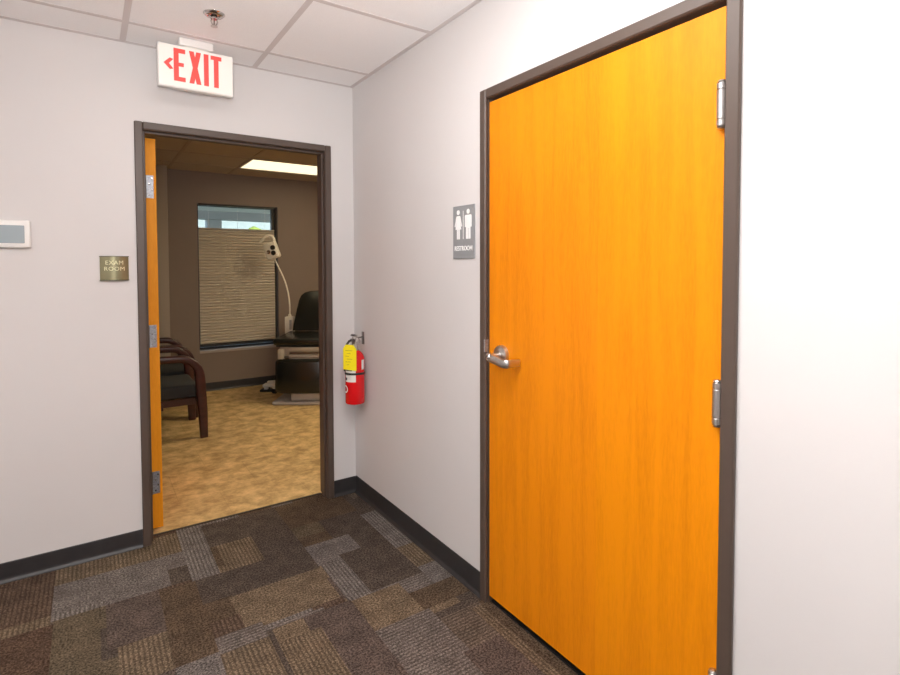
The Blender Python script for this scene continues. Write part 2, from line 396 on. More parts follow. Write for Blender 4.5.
# exam room
WX0, WX1, WZ0, WZ1 = -.339, .525, .44, 2.072
m = MB(); WT = .16
m.box(EX0-TH, WX0, EY, EY+WT, 0, H+.05); m.box(WX1, EX1+TH, EY, EY+WT, 0, H+.05)
m.box(WX0, WX1, EY, EY+WT, 0, WZ0); m.box(WX0, WX1, EY, EY+WT, WZ1, H+.05)
struct('wall_far', m, M['taupe'], 'taupe exam room wall around the window', 'wall')
m = MB(); m.box(EX0-TH, EX0, TH, EY, 0, H+.05)
struct('wall_exam_left', m, M['taupe'], 'taupe exam room wall behind the guest chairs', 'wall')
m = MB(); m.box(EX1, EX1+TH, TH, EY, 0, H+.05)
struct('wall_exam_right', m, M['taupe'], 'taupe exam room wall beyond the treatment chair', 'wall')
m = MB(); m.box(EX0, -.645, 3.15, EY, 0, HE, .008, 3)
struct('wall_chase', m, M['taupe_light'], 'pale boxed-out wall corner left of the exam room window', 'wall', smooth_angle=40)

# ------------------------------------------------------------------ ceilings
HL = (-1.155, -.60, -2.82, -1.56)      # hall lamp opening (x0,x1,y0,y1)
HL2 = (-2.35, -1.80, -2.82, -1.56)
def ceiling_with_holes(x0, x1, y0, y1, holes, z=H, t=.05):
    xs = uniq([x0, x1]+[h[k] for h in holes for k in (0, 1)]); ys = uniq([y0, y1]+[h[k] for h in holes for k in (2, 3)])
    mb = MB()
    for i in range(len(xs)-1):
        for j in range(len(ys)-1):
            cx = (xs[i]+xs[i+1])/2; cy = (ys[j]+ys[j+1])/2
            if any(h[0] < cx < h[1] and h[2] < cy < h[3] for h in holes): continue
            mb.box(xs[i], xs[i+1], ys[j], ys[j+1], z, z+t)
    return mb
hall_holes = [HL, HL2]
c = struct('ceiling', ceiling_with_holes(HX0, 0, HY0, 0, hall_holes), M['ceil'], 'white lay-in tile ceiling over the hallway', 'ceiling')
g = MB()
gx = [-1.173-.597, -1.173, -.572, -2.37]; gy = [-.255-.645*k for k in range(8)]
for x in gx:
    g.box(x-.0125, x+.0125, HY0, -.022, H-.0015, H)
for k, y in enumerate(gy):
    if y < HY0: continue
    for a, b in ((HX0, gx[3]-.0125), (gx[3]+.0125, gx[0]-.0125), (gx[0]+.0125, gx[1]-.0125), (gx[1]+.0125, gx[2]-.0125), (gx[2]+.0125, -.022)):
        skip = any(h[0]-.03 < (a+b)/2 < h[1]+.03 and h[2] < y < h[3] for h in hall_holes)
        if skip: continue
        g.box(a, b, y-.0125, y+.0125, H-.0015, H)
# wall angle around the edge
g.box(HX0, 0, -.022, 0, H-.0015, H); g.box(-.022, 0, HY0, -.022, H-.0015, H)
tag(g.build('ceiling_grid', M['grid'], c), 'grey painted grid strips')


XL = (-.005, 1.20, 2.335, 2.89)
XL2 = (.62, 1.80, .85, 1.42)  # added lamp out of view, brightens the exam room
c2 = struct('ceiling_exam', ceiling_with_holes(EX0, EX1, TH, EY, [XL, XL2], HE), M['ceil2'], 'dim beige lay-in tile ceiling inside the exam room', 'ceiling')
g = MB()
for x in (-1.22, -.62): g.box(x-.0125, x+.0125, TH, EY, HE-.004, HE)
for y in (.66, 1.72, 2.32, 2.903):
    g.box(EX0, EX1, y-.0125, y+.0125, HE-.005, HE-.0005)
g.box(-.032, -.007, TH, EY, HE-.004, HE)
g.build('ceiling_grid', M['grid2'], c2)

def ceiling_lamp(h, dm, label, group=None, z=None):
    t = empty('ceiling_light', ((h[0]+h[1])/2, (h[2]+h[3])/2, z or H), 0, label, 'ceiling light', group)
    w = (h[1]-h[0])/2; l = (h[3]-h[2])/2
    m = MB(); m.box(-w+.012, w-.012, -l+.012, l-.012, .004, .010); m.build('diffuser', dm, t)
    m = MB(); e = .012
    m.box(-w, w, -l, -l+e, -.002, .03); m.box(-w, w, l-e, l, -.002, .03); m.box(-w, -w+e, -l+e, l-e, -.002, .03); m.box(w-e, w, -l+e, l-e, -.002, .03)
    m.build('frame', M['white'], t)
    m = MB(); m.box(-w, w, -l, l, .03, .05); m.build('housing', M['white'], t)
    return t
ceiling_lamp(HL, M['hall_light'], 'recessed ceiling light in the hallway nearest the restroom door', 'hallway ceiling lights')
ceiling_lamp(HL2, M['hall_light'], 'recessed ceiling light in the hallway by the opposite wall', 'hallway ceiling lights')
ceiling_lamp(XL, M['exam_light'], 'glowing rectangular ceiling light near the exam room window', 'exam room ceiling lights', HE)
ceiling_lamp(XL2, M['exam_fill_light'], 'added unseen fill light in the ceiling on the entrance side of the exam room', 'exam room ceiling lights', HE)

# ------------------------------------------------------------------ baseboards
BB = .092
def base_run(name, a, b, axis, wall, sgn, label, BB=BB):
    """cove base: profile swept in a straight line; sgn is the direction out of the wall"""
    prof = [(0,0),(.013,0),(.012,.004),(.0065,.013),(.0045,.022),(.004,BB-.004),(.0025,BB),(0,BB)]
    m = MB()
    f = (lambda u, v, d: (d, wall+sgn*u, v)) if axis == 'x' else (lambda u, v, d: (wall+sgn*u, d, v))
    m.prism(prof, f, a, b)
    return struct(name, m, M['base'], label, 'baseboard')
base_run('baseboard_back', HX0, BL, 'x', 0, -1, 'charcoal rubber baseboard left of the exam room doorway', .088)
base_run('baseboard_corner', BR, 0, 'x', 0, -1, 'short charcoal baseboard between the exam room doorway and the corner', .097)
base_run('baseboard_right', -.013, RL, 'y', 0, -1, 'charcoal rubber baseboard under the extinguisher up to the restroom door', .103)
base_run('baseboard_near', RR, HY0, 'y', 0, -1, 'charcoal rubber baseboard past the hinge side of the restroom door')
base_run('baseboard_left', HY0, 0, 'y', HX0, 1, 'charcoal rubber baseboard along the opposite hallway wall')
base_run('baseboard_far', -.645, EX1, 'x', EY, -1, 'dark baseboard under the exam room window')
base_run('baseboard_exam_left', TH, 3.15, 'y', EX0, 1, 'dark baseboard behind the guest chairs')

# ------------------------------------------------------------------ door frames (hollow metal)
def frame_layers(layers, map3):
    """layers: (outer inset, inner inset, d0, d1, bevel) of an inverted U, width w and top FT"""
    mb = MB()
    for (o0, o1, d0, d1, bev, w) in layers:
        for (u0, u1, v0, v1) in ((o0, o1, 0, FT-o0), (w-o1, w-o0, 0, FT-o0), (o1, w-o1, FT-o1, FT-o0)):
            p = [map3(u, v, d) for u in (u0, u1) for v in (v0, v1) for d in (d0, d1)]
            lo = [min(q[k] for q in p) for k in range(3)]; hi = [max(q[k] for q in p) for k in range(3)]
            mb.box(lo[0], hi[0], lo[1], hi[1], lo[2], hi[2], bev, 1)
    return mb
wB = BR-BL
fb = frame_layers([(0,.036,-.012,0,.004,wB), (.0205,.036,0,TH,0,wB), (.036,.047,.028,.072,.0015,wB), (0,.036,TH,TH+.012,.003,wB)], lambda u, v, d: (BL+u, d, v))
struct('trim_2', fb, M['frame'], 'dark brown-grey steel door frame around the open exam room doorway', 'door frame')
wR = RL-RR
fr = frame_layers([(0,.038,-.014,0,.004,wR), (.0205,.038,0,.139,0,wR), (.038,.054,.062,.1,.0015,wR)], lambda u, v, d: (d, RL-u, v))
fo = struct('trim_3', fr, M['frame'], 'dark brown-grey steel door frame around the closed restroom door', 'door frame')
m = MB(); m.box(-.0035, .004, RL-.0395, RL-.038, 1.005, 1.085, .0005, 1); m.box(-.0165, -.0035, RL-.0395, RL-.032, 1.035, 1.085, .001, 1)
tag(m.build('strike_plate', M['hinge_steel'], fo), 'steel strike plate')

# ------------------------------------------------------------------ restroom door
d1 = empty('door_1', (0, (RL+RR)/2, 0), 0, 'closed maple veneer restroom door with a steel lever', 'door', kind='structure')
yc = (RL+RR)/2
y0, y1 = RR+.043, RL-.0425
m = MB(); m.box(.004, .048, y0-yc, y1-yc, .029, 2.032, .0015, 1)
m.build('leaf', M['maple'], d1)
def hinge_knuckle(parent, x, y, zc, hh=.054, mt=M['steel']):
    m = MB()
    r = .0115; a = zc-hh
    for fr_ in (.16, .68, .16):
        st = 2*hh*fr_
        m.lathe([(0,a+.001),(r-.001,a+.001),(r,a+.002),(r,a+st-.002),(r-.001,a+st-.001),(0,a+st-.001)], (x, y, 0), seg=20); a += st
    m.cyl((x,y,zc-hh), (x,y,zc+hh), r*.8, seg=16)
    m.lathe([(r*.6,zc+hh),(r*.9,zc+hh+.002),(r*.7,zc+hh+.006),(0,zc+hh+.008)], (x,y,0), seg=20)
    m.lathe([(0,zc-hh-.008),(r*.7,zc-hh-.006),(r*.9,zc-hh-.002),(r*.6,zc-hh)], (x,y,0), seg=20)
    m.box(x, x+.012, y-.001, y+.001, zc-hh, zc+hh)
    return m.build('hinge', mt, parent, smooth_angle=40)
for zc in (1.785, 1.031, .274):
    hinge_knuckle(d1, -.0095, y0-yc+.004, zc)
# lever
ly, lz = -1.392-yc, 1.033
lv = MB()
lv.lathe([(0,.004),(.040,.004),(.040,-.002),(.037,-.011),(.028,-.015),(.0,-.015)], (0,ly,lz), (1,0,0), 40)
rose = lv.build('rose', M['steel'], d1, smooth_angle=40)
m = MB()
m.lathe([(0,-.010),(.0145,-.010),(.0125,-.022),(.0125,-.050),(.0145,-.056),(.0145,-.068),(.012,-.071),(0,-.071)], (0,ly,lz), (1,0,0), 28)
path = [(-.061, ly-t, lz-.003-.13*t) for t in (0, .02, .05, .085)]
path += [(-.061+.012*(1-math.cos(a)), ly-.085-.014*math.sin(a), lz-.0145) for a in (PI/6, PI/3, PI/2)]
path += [(-.030, ly-.100, lz-.015), (.000, ly-.102, lz-.015)]
m.bar(path, [.0155]*4+[.0150]*3+[.0140, .0125], [.0085]*4+[.0085]*3+[.0075, .0065], (0,0,1))
m.build('lever_handle', M['steel'], d1, smooth_angle=50)
m = MB(); m.lathe([(0,-.0705),(.008,-.0705),(.008,-.074),(.006,-.0755),(0,-.0755)], (0,ly,lz), (1,0,0), 20)
m.build('lock_cylinder', M['chrome'], d1, smooth_angle=40)

# ------------------------------------------------------------------ exam room door (open)
d2 = empty('door_2', (-1.079, .125, 0), 0, 'maple exam room door swung open, seen by its hinge edge', 'door', kind='structure')
m = MB(); m.box(0, .048, .012, .93, .016, 2.036, .0015, 1); m.build('leaf', M['maple_edge'], d2)
def edge_hinge(zc):
    m = MB(); m.box(.001, .036, .0095, .012, zc-.058, zc+.058, .0006, 1)
    h = m.build('hinge', M['hinge_steel'], d2)
    s = MB()
    for k, (dx, dz) in enumerate(((.028,.042),(.016,.014),(.028,-.014),(.016,-.042))):
        s.lathe([(0,.0095),(.0045,.0095),(.004,.008),(0,.0078)], (dx,0,zc+dz), (0,1,0), 12)
    s.build('screws', M['chrome'], h, smooth_angle=40)
    k = MB(); k.cyl((-.004,.004,zc-.058), (-.004,.004,zc+.058), .007); k.build('hinge_pin', M['dark_steel'], h, smooth_angle=40)
for zc in (1.790, 1.022, .257): edge_hinge(zc)
# lever at the far edge of the open door
m = MB()
for sx, x in ((1, .045), (-1, 0)):
    m.lathe([(0,-.001),(.034,-.001),(.034,.006),(.024,.012),(.0125,.014),(.0125,.06),(0,.06)], (x,.865,1.04), (sx,0,0), 28)
    m.bar([(x+sx*.055,.865-t,1.04) for t in (0,.04,.09)], .0125, .007, (0,0,1))
m.build('lever_handle', M['steel'], d2, smooth_angle=45)

# ------------------------------------------------------------------ exit sign
ex = empty('exit_sign', (-.884, -.19, H), math.radians(1.5), 'white EXIT sign with red letters hanging over the exam room doorway', 'exit sign')
zb, zt = 2.213-H, 2.409-H
m = MB(); m.box(-.164, .164, -.016, .024, zb, zt, .005, 2); m.build('housing', M['white'], ex, smooth_angle=50)
m = MB(); m.box(-.160, .160, -.0185, -.0155, zb+.006, zt-.004, .001, 1); m.build('face_panel', M['exit_face'], ex)
m = MB(); m.box(-.074, .074, -.024, .034, -.034, 0, .004, 2); m.build('canopy', M['white'], ex, smooth_angle=50)
m = MB(); m.box(-.05, .05, -.012, .02, zt-.002, -.030); m.build('neck', M['offwhite'], ex)
# letters: outlines in sign-face coordinates
zc0 = (zb+zt)/2+.007; hh = .0745
def stroke_polys(ch, x0, w):
    s = .021; z0, z1 = zc0-hh, zc0+hh
    R = lambda a, b, c, d: [(a,c),(b,c),(b,d),(a,d)]
    if ch == 'E': return [R(x0, x0+s, z0, z1), R(x0+s, x0+w, z1-s*.95, z1), R(x0+s, x0+w, z0, z0+s*.95), R(x0+s, x0+w*.86, zc0-s*.4+.002, zc0+s*.4+.002)]
    if ch == 'I': return [R(x0, x0+s, z0, z1)]
    if ch == 'T': return [R(x0+w/2-s/2, x0+w/2+s/2, z0, z1-s*.9), R(x0, x0+w, z1-s*.9, z1)]
    if ch == 'X':
        k = s*.98
        return [[(x0, z1), (x0+k, z1), (x0+w, z0), (x0+w-k, z0)], [(x0, z0), (x0+k, z0), (x0+w/2+k/2, zc0), (x0+w/2-k/2, zc0)], [(x0+w/2-k/2, zc0), (x0+w/2+k/2, zc0), (x0+w, z1), (x0+w-k, z1)]]
x = -.099
for ch, w, gap in (('E', .049, .016), ('X', .052, .012), ('I', .021, .010), ('T', .048, 0)):
    m = MB()
    for q, pl in enumerate(stroke_polys(ch, x, w)):
        m.prism(pl, lambda u, v, d: (u, d, v), -.0185, -.0200-.0002*q)
    m.build('letter', M['exit_red'], ex); x += w+gap
m = MB(); ax = -.141
m.prism([(ax, zc0), (ax+.026, zc0+.026), (ax+.040, zc0+.022), (ax+.022, zc0), (ax+.040, zc0-.022), (ax+.026, zc0-.026)], lambda u, v, d: (u, d, v), -.0185, -.0203)
m.build('arrow', M['exit_red'], ex)

# ------------------------------------------------------------------ sprinkler
sp = empty('fire_sprinkler', (-.867, -.543, H), 0, 'chrome fire sprinkler head on the ceiling tile', 'sprinkler')
m = MB(); m.lathe([(.014,-.004),(.020,-.0045),(.024,-.011),(.034,-.009),(.043,-.001),(.043,0),(.014,0)], seg=36); m.build('escutcheon', M['chrome'], sp, smooth_angle=50)
m = MB(); m.cyl((0,0,0), (0,0,-.018), .0125, .0115); m.cyl((0,0,-.018), (0,0,-.022), .015, seg=6)
for s in (-1, 1): m.tube([(s*.010,0,-.022), (s*.013,0,-.032), (s*.009,0,-.043), (0,0,-.050)], .0026, 8)
m.build('body', M['chrome'], sp, smooth_angle=40)
m = MB(); m.cyl((0,0,-.022), (0,0,-.047), .0025, seg=10); m.build('bulb', M['dark_steel'], sp)
m = MB(); m.lathe([(0,-.050),(.013,-.0505),(.0145,-.052),(.013,-.0535),(0,-.054)], seg=24); m.build('deflector', M['steel'], sp, smooth_angle=40)

# ------------------------------------------------------------------ thermostat
th = empty('thermostat', (-1.612, 0, 1.525), 0, 'white wall thermostat with a pale blue screen', 'thermostat')
m = MB(); m.box(-.085, .0765, -.024, -.0, -.060, .060, .006, 3); m.build('body', M['white'], th, smooth_angle=50)
m = MB(); m.box(-.068, .056, -.0255, -.0225, -.040, .037, .002, 2); m.build('screen', M['screen'], th)

# ------------------------------------------------------------------ exam room plaque
pq = empty('room_plaque', (-1.2265, 0, 1.374), 0, 'curved olive-brass plaque reading EXAM ROOM beside the doorway', 'sign')
W2, HT = .058, .054
def bow(x): return -.004-.013*(1-(x/W2)**2)
m = MB(); n = 16
pts = [(-W2+2*W2*i/n) for i in range(n+1)]
poly = [(x, bow(x)) for x in pts]+[(W2, 0), (-W2, 0)]
m.prism(poly, lambda u, v, d: (u, v, d), -HT, HT); m.build('plate', M['brass'], pq, smooth_angle=25)
for s, nm in ((1, 'cap'), (-1, 'cap')):
    m = MB(); m.prism([(x*1.03, bow(x)-.0025) for x in pts]+[(W2*1.03, 0), (-W2*1.03, 0)], lambda u, v, d: (u, v, d), s*HT, s*(HT+.004))
    m.build('end_cap', M['brass_dark'], pq)
for line, dz in (('EXAM', .026), ('ROOM', -.003)):
    def t3(u, v, d): return (u, bow(u)-.0006-d*.4, dz+v)
    text_mb(line, .0270, t3, .002, bold=.0, sx=1.0, spacing=1.08).build('lettering', M['pale_letters'], pq)

# ------------------------------------------------------------------ restroom sign
rs = empty('restroom_sign', (0, -1.1445, 1.526), 0, 'grey RESTROOM sign with white woman and man figures beside the maple door', 'sign')
sw, sh = .0775, .113
m = MB(); m.box(-.006, 0, -sw, sw, -sh, sh, .0015, 2); m.build('panel', M['sign_grey'], rs)
F = lambda u, v, d: (-d, -u, v)      # u to the right as seen, v up
def disc(cx, cz, r, n=20): return [(cx+r*math.cos(2*PI*k/n), cz+r*math.sin(2*PI*k/n)) for k in range(n)]
z0 = .012
def figure(cx, woman):
    m = MB()
    m.prism(disc(cx, z0+.073, .0105), F, .0055, .0078)
    if woman:
        half = [(.011,.058),(.015,.054),(.027,.014),(.0235,.0115),(.021,.014),(.0125,.042),(.0115,.040),(.021,.000),(.0105,.000),(.0105,-.042),(.0015,-.042),(.0015,.000)]
    else:
        half = [(.019,.059),(.0235,.055),(.0235,.008),(.0175,.008),(.0175,.042),(.0155,.042),(.0155,-.042),(.002,-.042),(.002,.004)]
    poly = [(cx+a, z0+b) for a, b in half]+[(cx-a, z0+b) for a, b in reversed(half)]
    m.prism(poly, F, .0055, .0074)
    return m
figure(-.036, True).build('woman_symbol', M['sign_white'], rs)
figure(.036, False).build('man_symbol', M['sign_white'], rs)
m = MB(); m.box(-.0074, -.0055, -.0010, .0010, -.030, .090); m.build('divider', M['sign_white'], rs)
text_mb('RESTROOM', .0285, lambda u, v, d: (-.0065-d, -u, v-.070), .0016, bold=.0003, sx=.88).build('lettering', M['sign_white'], rs)

# ------------------------------------------------------------------ fire extinguisher
fx = empty('fire_extinguisher', (-.072, -.163, .592), 0, 'red fire extinguisher with a yellow inspection tag hanging in the corner', 'fire extinguisher')
R = .055
m = MB()
m.lathe([(0,.004),(R*.8,.0),(R*.95,.003),(R,.010),(R,.252),(R*.97,.266),(R*.86,.282),(R*.62,.298),(R*.40,.306),(0,.307)], seg=40)
cyl_ = m.build('cylinder', M['red'], fx, smooth_angle=40)
def band(name, mt, a0, a1, z0, z1, off, parent):
    m = MB(); n = max(6, int((a1-a0)/.12))
    ins = [(math.cos(a0+(a1-a0)*i/n), math.sin(a0+(a1-a0)*i/n)) for i in range(n+1)]
    poly = [((R+off)*c, (R+off)*s) for c, s in ins]+[((R+.0002)*c, (R+.0002)*s) for c, s in reversed(ins)]
    m.prism(poly, lambda u, v, d: (u, v, d), z0, z1)
    return m.build(name, mt, parent, smooth_angle=30)
aim = math.radians(-125)          # direction of the hallway viewer
band('label', M['label'], aim-1.0, aim+.28, .132, .235, .0006, fx)
lb = band('label_print', M['ink'], aim-.9, aim-.1, .195, .200, .0009, fx)
band('label_print', M['ink'], aim-.9, aim-.2, .212, .216, .0009, fx)
band('label_print', M['ink'], aim-1.0, aim-.72, .140, .156, .0009, fx)
band('label', M['label'], aim+.95, aim+1.35, .20, .255, .0006, fx)
# round white emblem low on the left
m = MB()
rng = []
for k in range(25):
    t = 2*PI*k/24
    rng.append([Vector(((R+.0008)*math.cos(aim-1.02+q*math.cos(t)/R), (R+.0008)*math.sin(aim-1.02+q*math.cos(t)/R), .088+q*math.sin(t))) for q in (.015, .022)])
vs = [[m.bm.verts.new(p) for p in r] for r in rng[:-1]]
for k in range(24):
    m._poly([vs[k][0], vs[k][1], vs[(k+1)%24][1], vs[(k+1)%24][0]])
m.build('round_emblem', M['label'], fx)
m = MB(); m.lathe([(R+.0003,.172),(R+.0028,.172),(R+.0028,.184),(R+.0003,.184)], seg=40)
m.build('strap', M['black'], fx, smooth_angle=40)
m = MB(); m.cyl((0,0,.300), (0,0,.372), .020, .0165); m.lathe([(0,.372),(.0155,.372),(.012,.386),(0,.388)], seg=20)
m.box(-.012, .012, -.012, .012, .356, .388, .003, 2)
m.build('valve', M['steel'], fx, smooth_angle=40)
m = MB()
m.bar([(0,.0,.392), (-.012,-.018,.398), (-.030,-.045,.404), (-.040,-.062,.400)], .011, .0025, (.83,-.56,0))
m.bar([(0,.0,.372), (-.012,-.018,.374), (-.026,-.040,.366), (-.034,-.055,.352)], .009, .002, (.83,-.56,0))
m.build('operating_handle', M['dark_steel'], fx, smooth_angle=30)
m = MB(); m.lathe([(0,0),(.0155,0),(.0155,.012),(.013,.014),(0,.014)], (.010,-.014,.360), (.2,-.95,.1), 24); m.build('gauge', M['steel'], fx, smooth_angle=40)
m = MB(); m.tube([(-.012,.004,.365), (-.030,.008,.360), (-.045,.010,.340), (-.053,.012,.300), (-.056,.012,.250), (-.056,.012,.19)], .0065, 10); m.build('hose', M['black'], fx, smooth_angle=60)
m = MB(); m.tube([(-.006+.014*math.cos(t), -.030, .385+.014*math.sin(t)) for t in [2*PI*k/16 for k in range(16)]], .0013, 6, True); m.build('pull_pin', M['steel'], fx)
# inspection tag, hung on the hallway side of the neck
dirv = Vector((math.cos(aim-.28), math.sin(aim-.28), 0)); sid = Vector((-dirv.y, dirv.x, 0))
def tg(u, v, d): 
    p = dirv*(R+.006+d)+sid*u; return (p.x, p.y, v)
m = MB(); m.prism([(-.041,.205),(.041,.200),(.041,.322),(.024,.345),(-.024,.347),(-.041,.324)], tg, 0, .0012); tgo = m.build('inspection_tag', M['yellow'], fx)
m = MB()
for k in range(6): m.prism([(-.026+.008*(k%2),.312-.016*k),(.016-.010*(k%3),.312-.016*k),(.016-.010*(k%3),.3135-.016*k),(-.026+.008*(k%2),.3135-.016*k)], tg, .0012, .0016)
m.build('tag_print', M['brass_dark'], tgo)
m = MB(); a = Vector(tg(0,.340,.0006)); m.tube([a, (a.x*.6,a.y*.6,.378), (0,0,.386)], .0012, 6); m.tube([Vector(tg(-.018,.345,.001)), Vector(tg(0,.378,-.012)), Vector(tg(.018,.345,.001))], .0022, 6); m.build('tag_tie', M['dark_steel'], tgo)
# wall bracket
bk = empty('wall_hook', (0, -.124, .968), 0, 'dark steel wall hook carrying the fire extinguisher', 'bracket')
m = MB(); m.box(-.004, 0, -.014, .014, -.045, .028, .001, 1); m.build('back_plate', M['dark_steel'], bk)
m = MB(); m.bar([(-.002,0,.0), (-.030,-.010,-.004), (-.056,-.020,-.006), (-.060,-.024,.012)], .007, .002, (.3,-.95,0)); m.build('hook', M['dark_steel'], bk)

# ------------------------------------------------------------------ window with blind
wn = empty('window_1', ((WX0+WX1)/2, EY, WZ0), 0, 'exam room window with a dark frame above and behind the pleated shade', 'window', kind='structure')
wc = (WX0+WX1)/2; hw = (WX1-WX0)/2; wh = WZ1-WZ0
m = MB(); f0 = .045
for (a, b, z0_, z1_) in ((-hw, -hw+.022, 0, wh), (hw-f0, hw, 0, wh), (-hw+.022, hw-f0, wh-.022, wh), (-hw+.022, hw-f0, 0, .035)):
    m.box(a, b, .095, .15, z0_, z1_)
m.build('window_frame', M['alu'], wn)
m = MB(); m.box(-hw+.022, hw-f0, .118, .124, .035, wh-.022); m.build('pane', M['glass'], wn)
m = MB(); m.box(-hw, hw, -.012, .095, -.016, .012, .003, 2); m.build('sill', M['sill'], wn)

bl = empty('pleated_shade', (wc-.008, EY+.045, 1.80), 0, 'taupe pleated shade lowered over most of the exam room window', 'window shade')
m = MB(); zt_, zb_ = -.012, -1.283; N = 40; pitch = (zt_-zb_)/N
bw = hw-.024
front = []; 
for k in range(N):
    for q in (0, .25, .5, .75):
        z = zt_-(k+q)*pitch; front.append((-.011*math.sin(PI*(q if q <= 1 else 1)) , z))
front.append((0, zb_))
m.prism([(y-.004, z) for y, z in front]+[(-y+.004, z) for y, z in reversed(front)], lambda u, v, d: (d, u, v), -bw, bw)
m.build('shade_cloth', M['blind'], bl)
m = MB(); m.box(-bw-.002, bw+.002, -.018, .018, -.014, .006, .003, 1); m.build('top_rail', M['beige_metal'], bl)
m = MB(); m.box(-bw-.002, bw+.002, -.018, .018, zb_-.030, zb_+.002, .003, 1); m.build('bottom_rail', M['alu'], bl)
for x in (-bw*.75, 0, bw*.75):
    m = MB(); m.cyl((x,0,.004), (x,0,WZ1-1.80), .0012, seg=6); m.build('lift_cord', M['offwhite'], bl)
m = MB(); m.box(-bw, bw, -.02, .02, WZ1-1.80-.02, WZ1-1.80); m.build('head_rail', M['alu'], bl)

# ------------------------------------------------------------------ guest chairs
def make_guest_chair(loc, label):
    """local frame: front is +x, width along y; origin on the floor in the middle"""
    t = empty('guest_armchair', loc, 0, label, 'chair', 'guest armchairs along the exam room wall')
    for s in (-1, 1):
        y = s*.302
        pts = [(.285, y, 0), (.280, y, .20), (.266, y, .42)]
        cx, cz, rr = .115, .505, .145
        pts += [(cx+rr*math.cos(a), y, cz+rr*math.sin(a)) for a in [PI/2*k/7 for k in range(0, 8)]]
        pts += [(0, y, .653), (-.12, y, .652), (-.23, y, .640), (-.27, y, .628)]
        n = len(pts)
        m = MB(); m.bar(pts, [.026]*3+[.029]*(n-3), [.028, .033, .037]+[.036, .034, .032, .030, .029, .028, .028]+[.027]*(n-10), (0,1,0))
        m.build('arm', M['burgundy'], t, smooth_angle=50)
        m = MB(); m.bar([(-.33, y, 0), (-.28, y, .25), (-.26, y, .45), (-.285, y, .66), (-.33, y, .86)], .020, [.018,.022,.024,.022,.016], (0,1,0))
        m.build('leg', M['burgundy'], t, smooth_angle=50)
    m = MB()
    m.box(-.25, .235, -.275, -.255, .27, .325, .004, 1); m.box(-.25, .235, .255, .275, .27, .325, .004, 1)
    m.box(.215, .240, -.255, .255, .27, .325, .004, 1); m.box(-.26, -.235, -.255, .255, .27, .325, .004, 1)
    for s in (-1, 1): m.box(-.06, .0, s*.255-.03, s*.255+.03, .25, .30, .004, 1)
    m.build('seat_frame', M['burgundy'], t)
    m = MB(); m.box(-.25, .262, -.268, .268, .322, .428, .028, 4); m.build('seat', M['fabric_dark'], t, smooth_angle=60)
    m = MB(); m.box(-.03, .03, -.27, .27, 0, .40, .025, 3)
    for v in m.bm.verts: v.co = Vector((v.co.x-.235-.20*(v.co.z), v.co.y, v.co.z+.44))
    m.build('backrest', M['fabric_dark'], t, smooth_angle=60)
    m = MB(); m.bar([(-.335,-.30,.885), (-.342,-.15,.905), (-.345,0,.912), (-.342,.15,.905), (-.335,.30,.885)], .016, .024, (1,0,0)); m.build('top_rail', M['burgundy'], t, smooth_angle=50)
    return t
make_guest_chair((-.868, 1.961, 0), 'dark mahogany guest armchair nearest the open exam room door')
make_guest_chair((-.835, 2.628, 0), 'dark mahogany guest armchair second from the open door, beside the pale wall corner')

# ------------------------------------------------------------------ treatment chair
tc_ = empty('treatment_chair', (.538, 2.370, 0), math.radians(-34.2), 'black upholstered power treatment chair on a grey pedestal', 'exam chair')
# local: x to the right as seen from the hallway, y away from the viewer
m = MB(); m.box(-.30, .30, -.255, .27, .0, .034, .012, 2); m.build('base_plate', M['grey_metal'], tc_, smooth_angle=50)
m = MB(); m.box(-.125, .20, -.215, .26, .034, .30, .012, 2); m.box(-.115, .175, -.07, .22, .30, .50, .008, 2); m.build('pedestal', M['grey_metal'], tc_, smooth_angle=50)
m = MB()
m.box(-.235, .235, -.19, .36, .47, .575, .008, 2)
m.box(-.13, .20, -.222, -.185, .525, .575, .006, 2)
m.box(-.245, -.185, -.235, -.16, .455, .555, .008, 2); m.box(.185, .245, -.235, -.16, .455, .555, .008, 2)
m.box(-.14, .16, -.215, -.185, .455, .50, .005, 2)
m.build('carriage', M['beige_metal'], tc_, smooth_angle=50)
m = MB(); m.box(-.13, .16, -.217, -.187, .505, .522); m.cyl((-.25,-.205,.475), (.25,-.205,.475), .011)
m.build('hinge_rod', M['dark_steel'], tc_, smooth_angle=40)
m = MB(); m.box(-.295, .295, -.235, .33, .592, .660, .028, 4)
for v in m.bm.verts:
    if v.co.y > .05: v.co.z += (v.co.y-.05)*.05
m.build('seat', M['vinyl_black'], tc_, smooth_angle=60)
m = MB(); m.box(-.27, .27, -.20, .32, .575, .596, .004, 1); m.build('seat_board', M['black'], tc_)
# backrest: rounded shoulders, leaning away
m = MB()
out = [(-.250,0),(-.238,.12),(-.220,.25),(-.203,.34),(-.182,.395),(-.145,.425),(-.09,.44),(0,.445)]
out = out+[(-a, b) for a, b in reversed(out[:-1])]
rings = []
for d, sc in ((0, .955), (.012, .99), (.03, 1.0), (.075, 1.0), (.092, .985), (.10, .95)):
    rings.append([Vector((a*sc, .27+d+.30*b, .66+.01+(b-.22)*sc*.97+.22)) for a, b in out])
m.ring_sweep(rings, smooth=True); m.build('backrest', M['vinyl_black'], tc_, smooth_angle=50)
m = MB(); m.bar([(-.06,.30,.60), (-.06,.38,.66), (-.06,.47,.95)], .02, .012, (1,0,0)); m.bar([(.06,.30,.60), (.06,.38,.66), (.06,.47,.95)], .02, .012, (1,0,0)); m.build('backrest_bracket', M['dark_steel'], tc_)
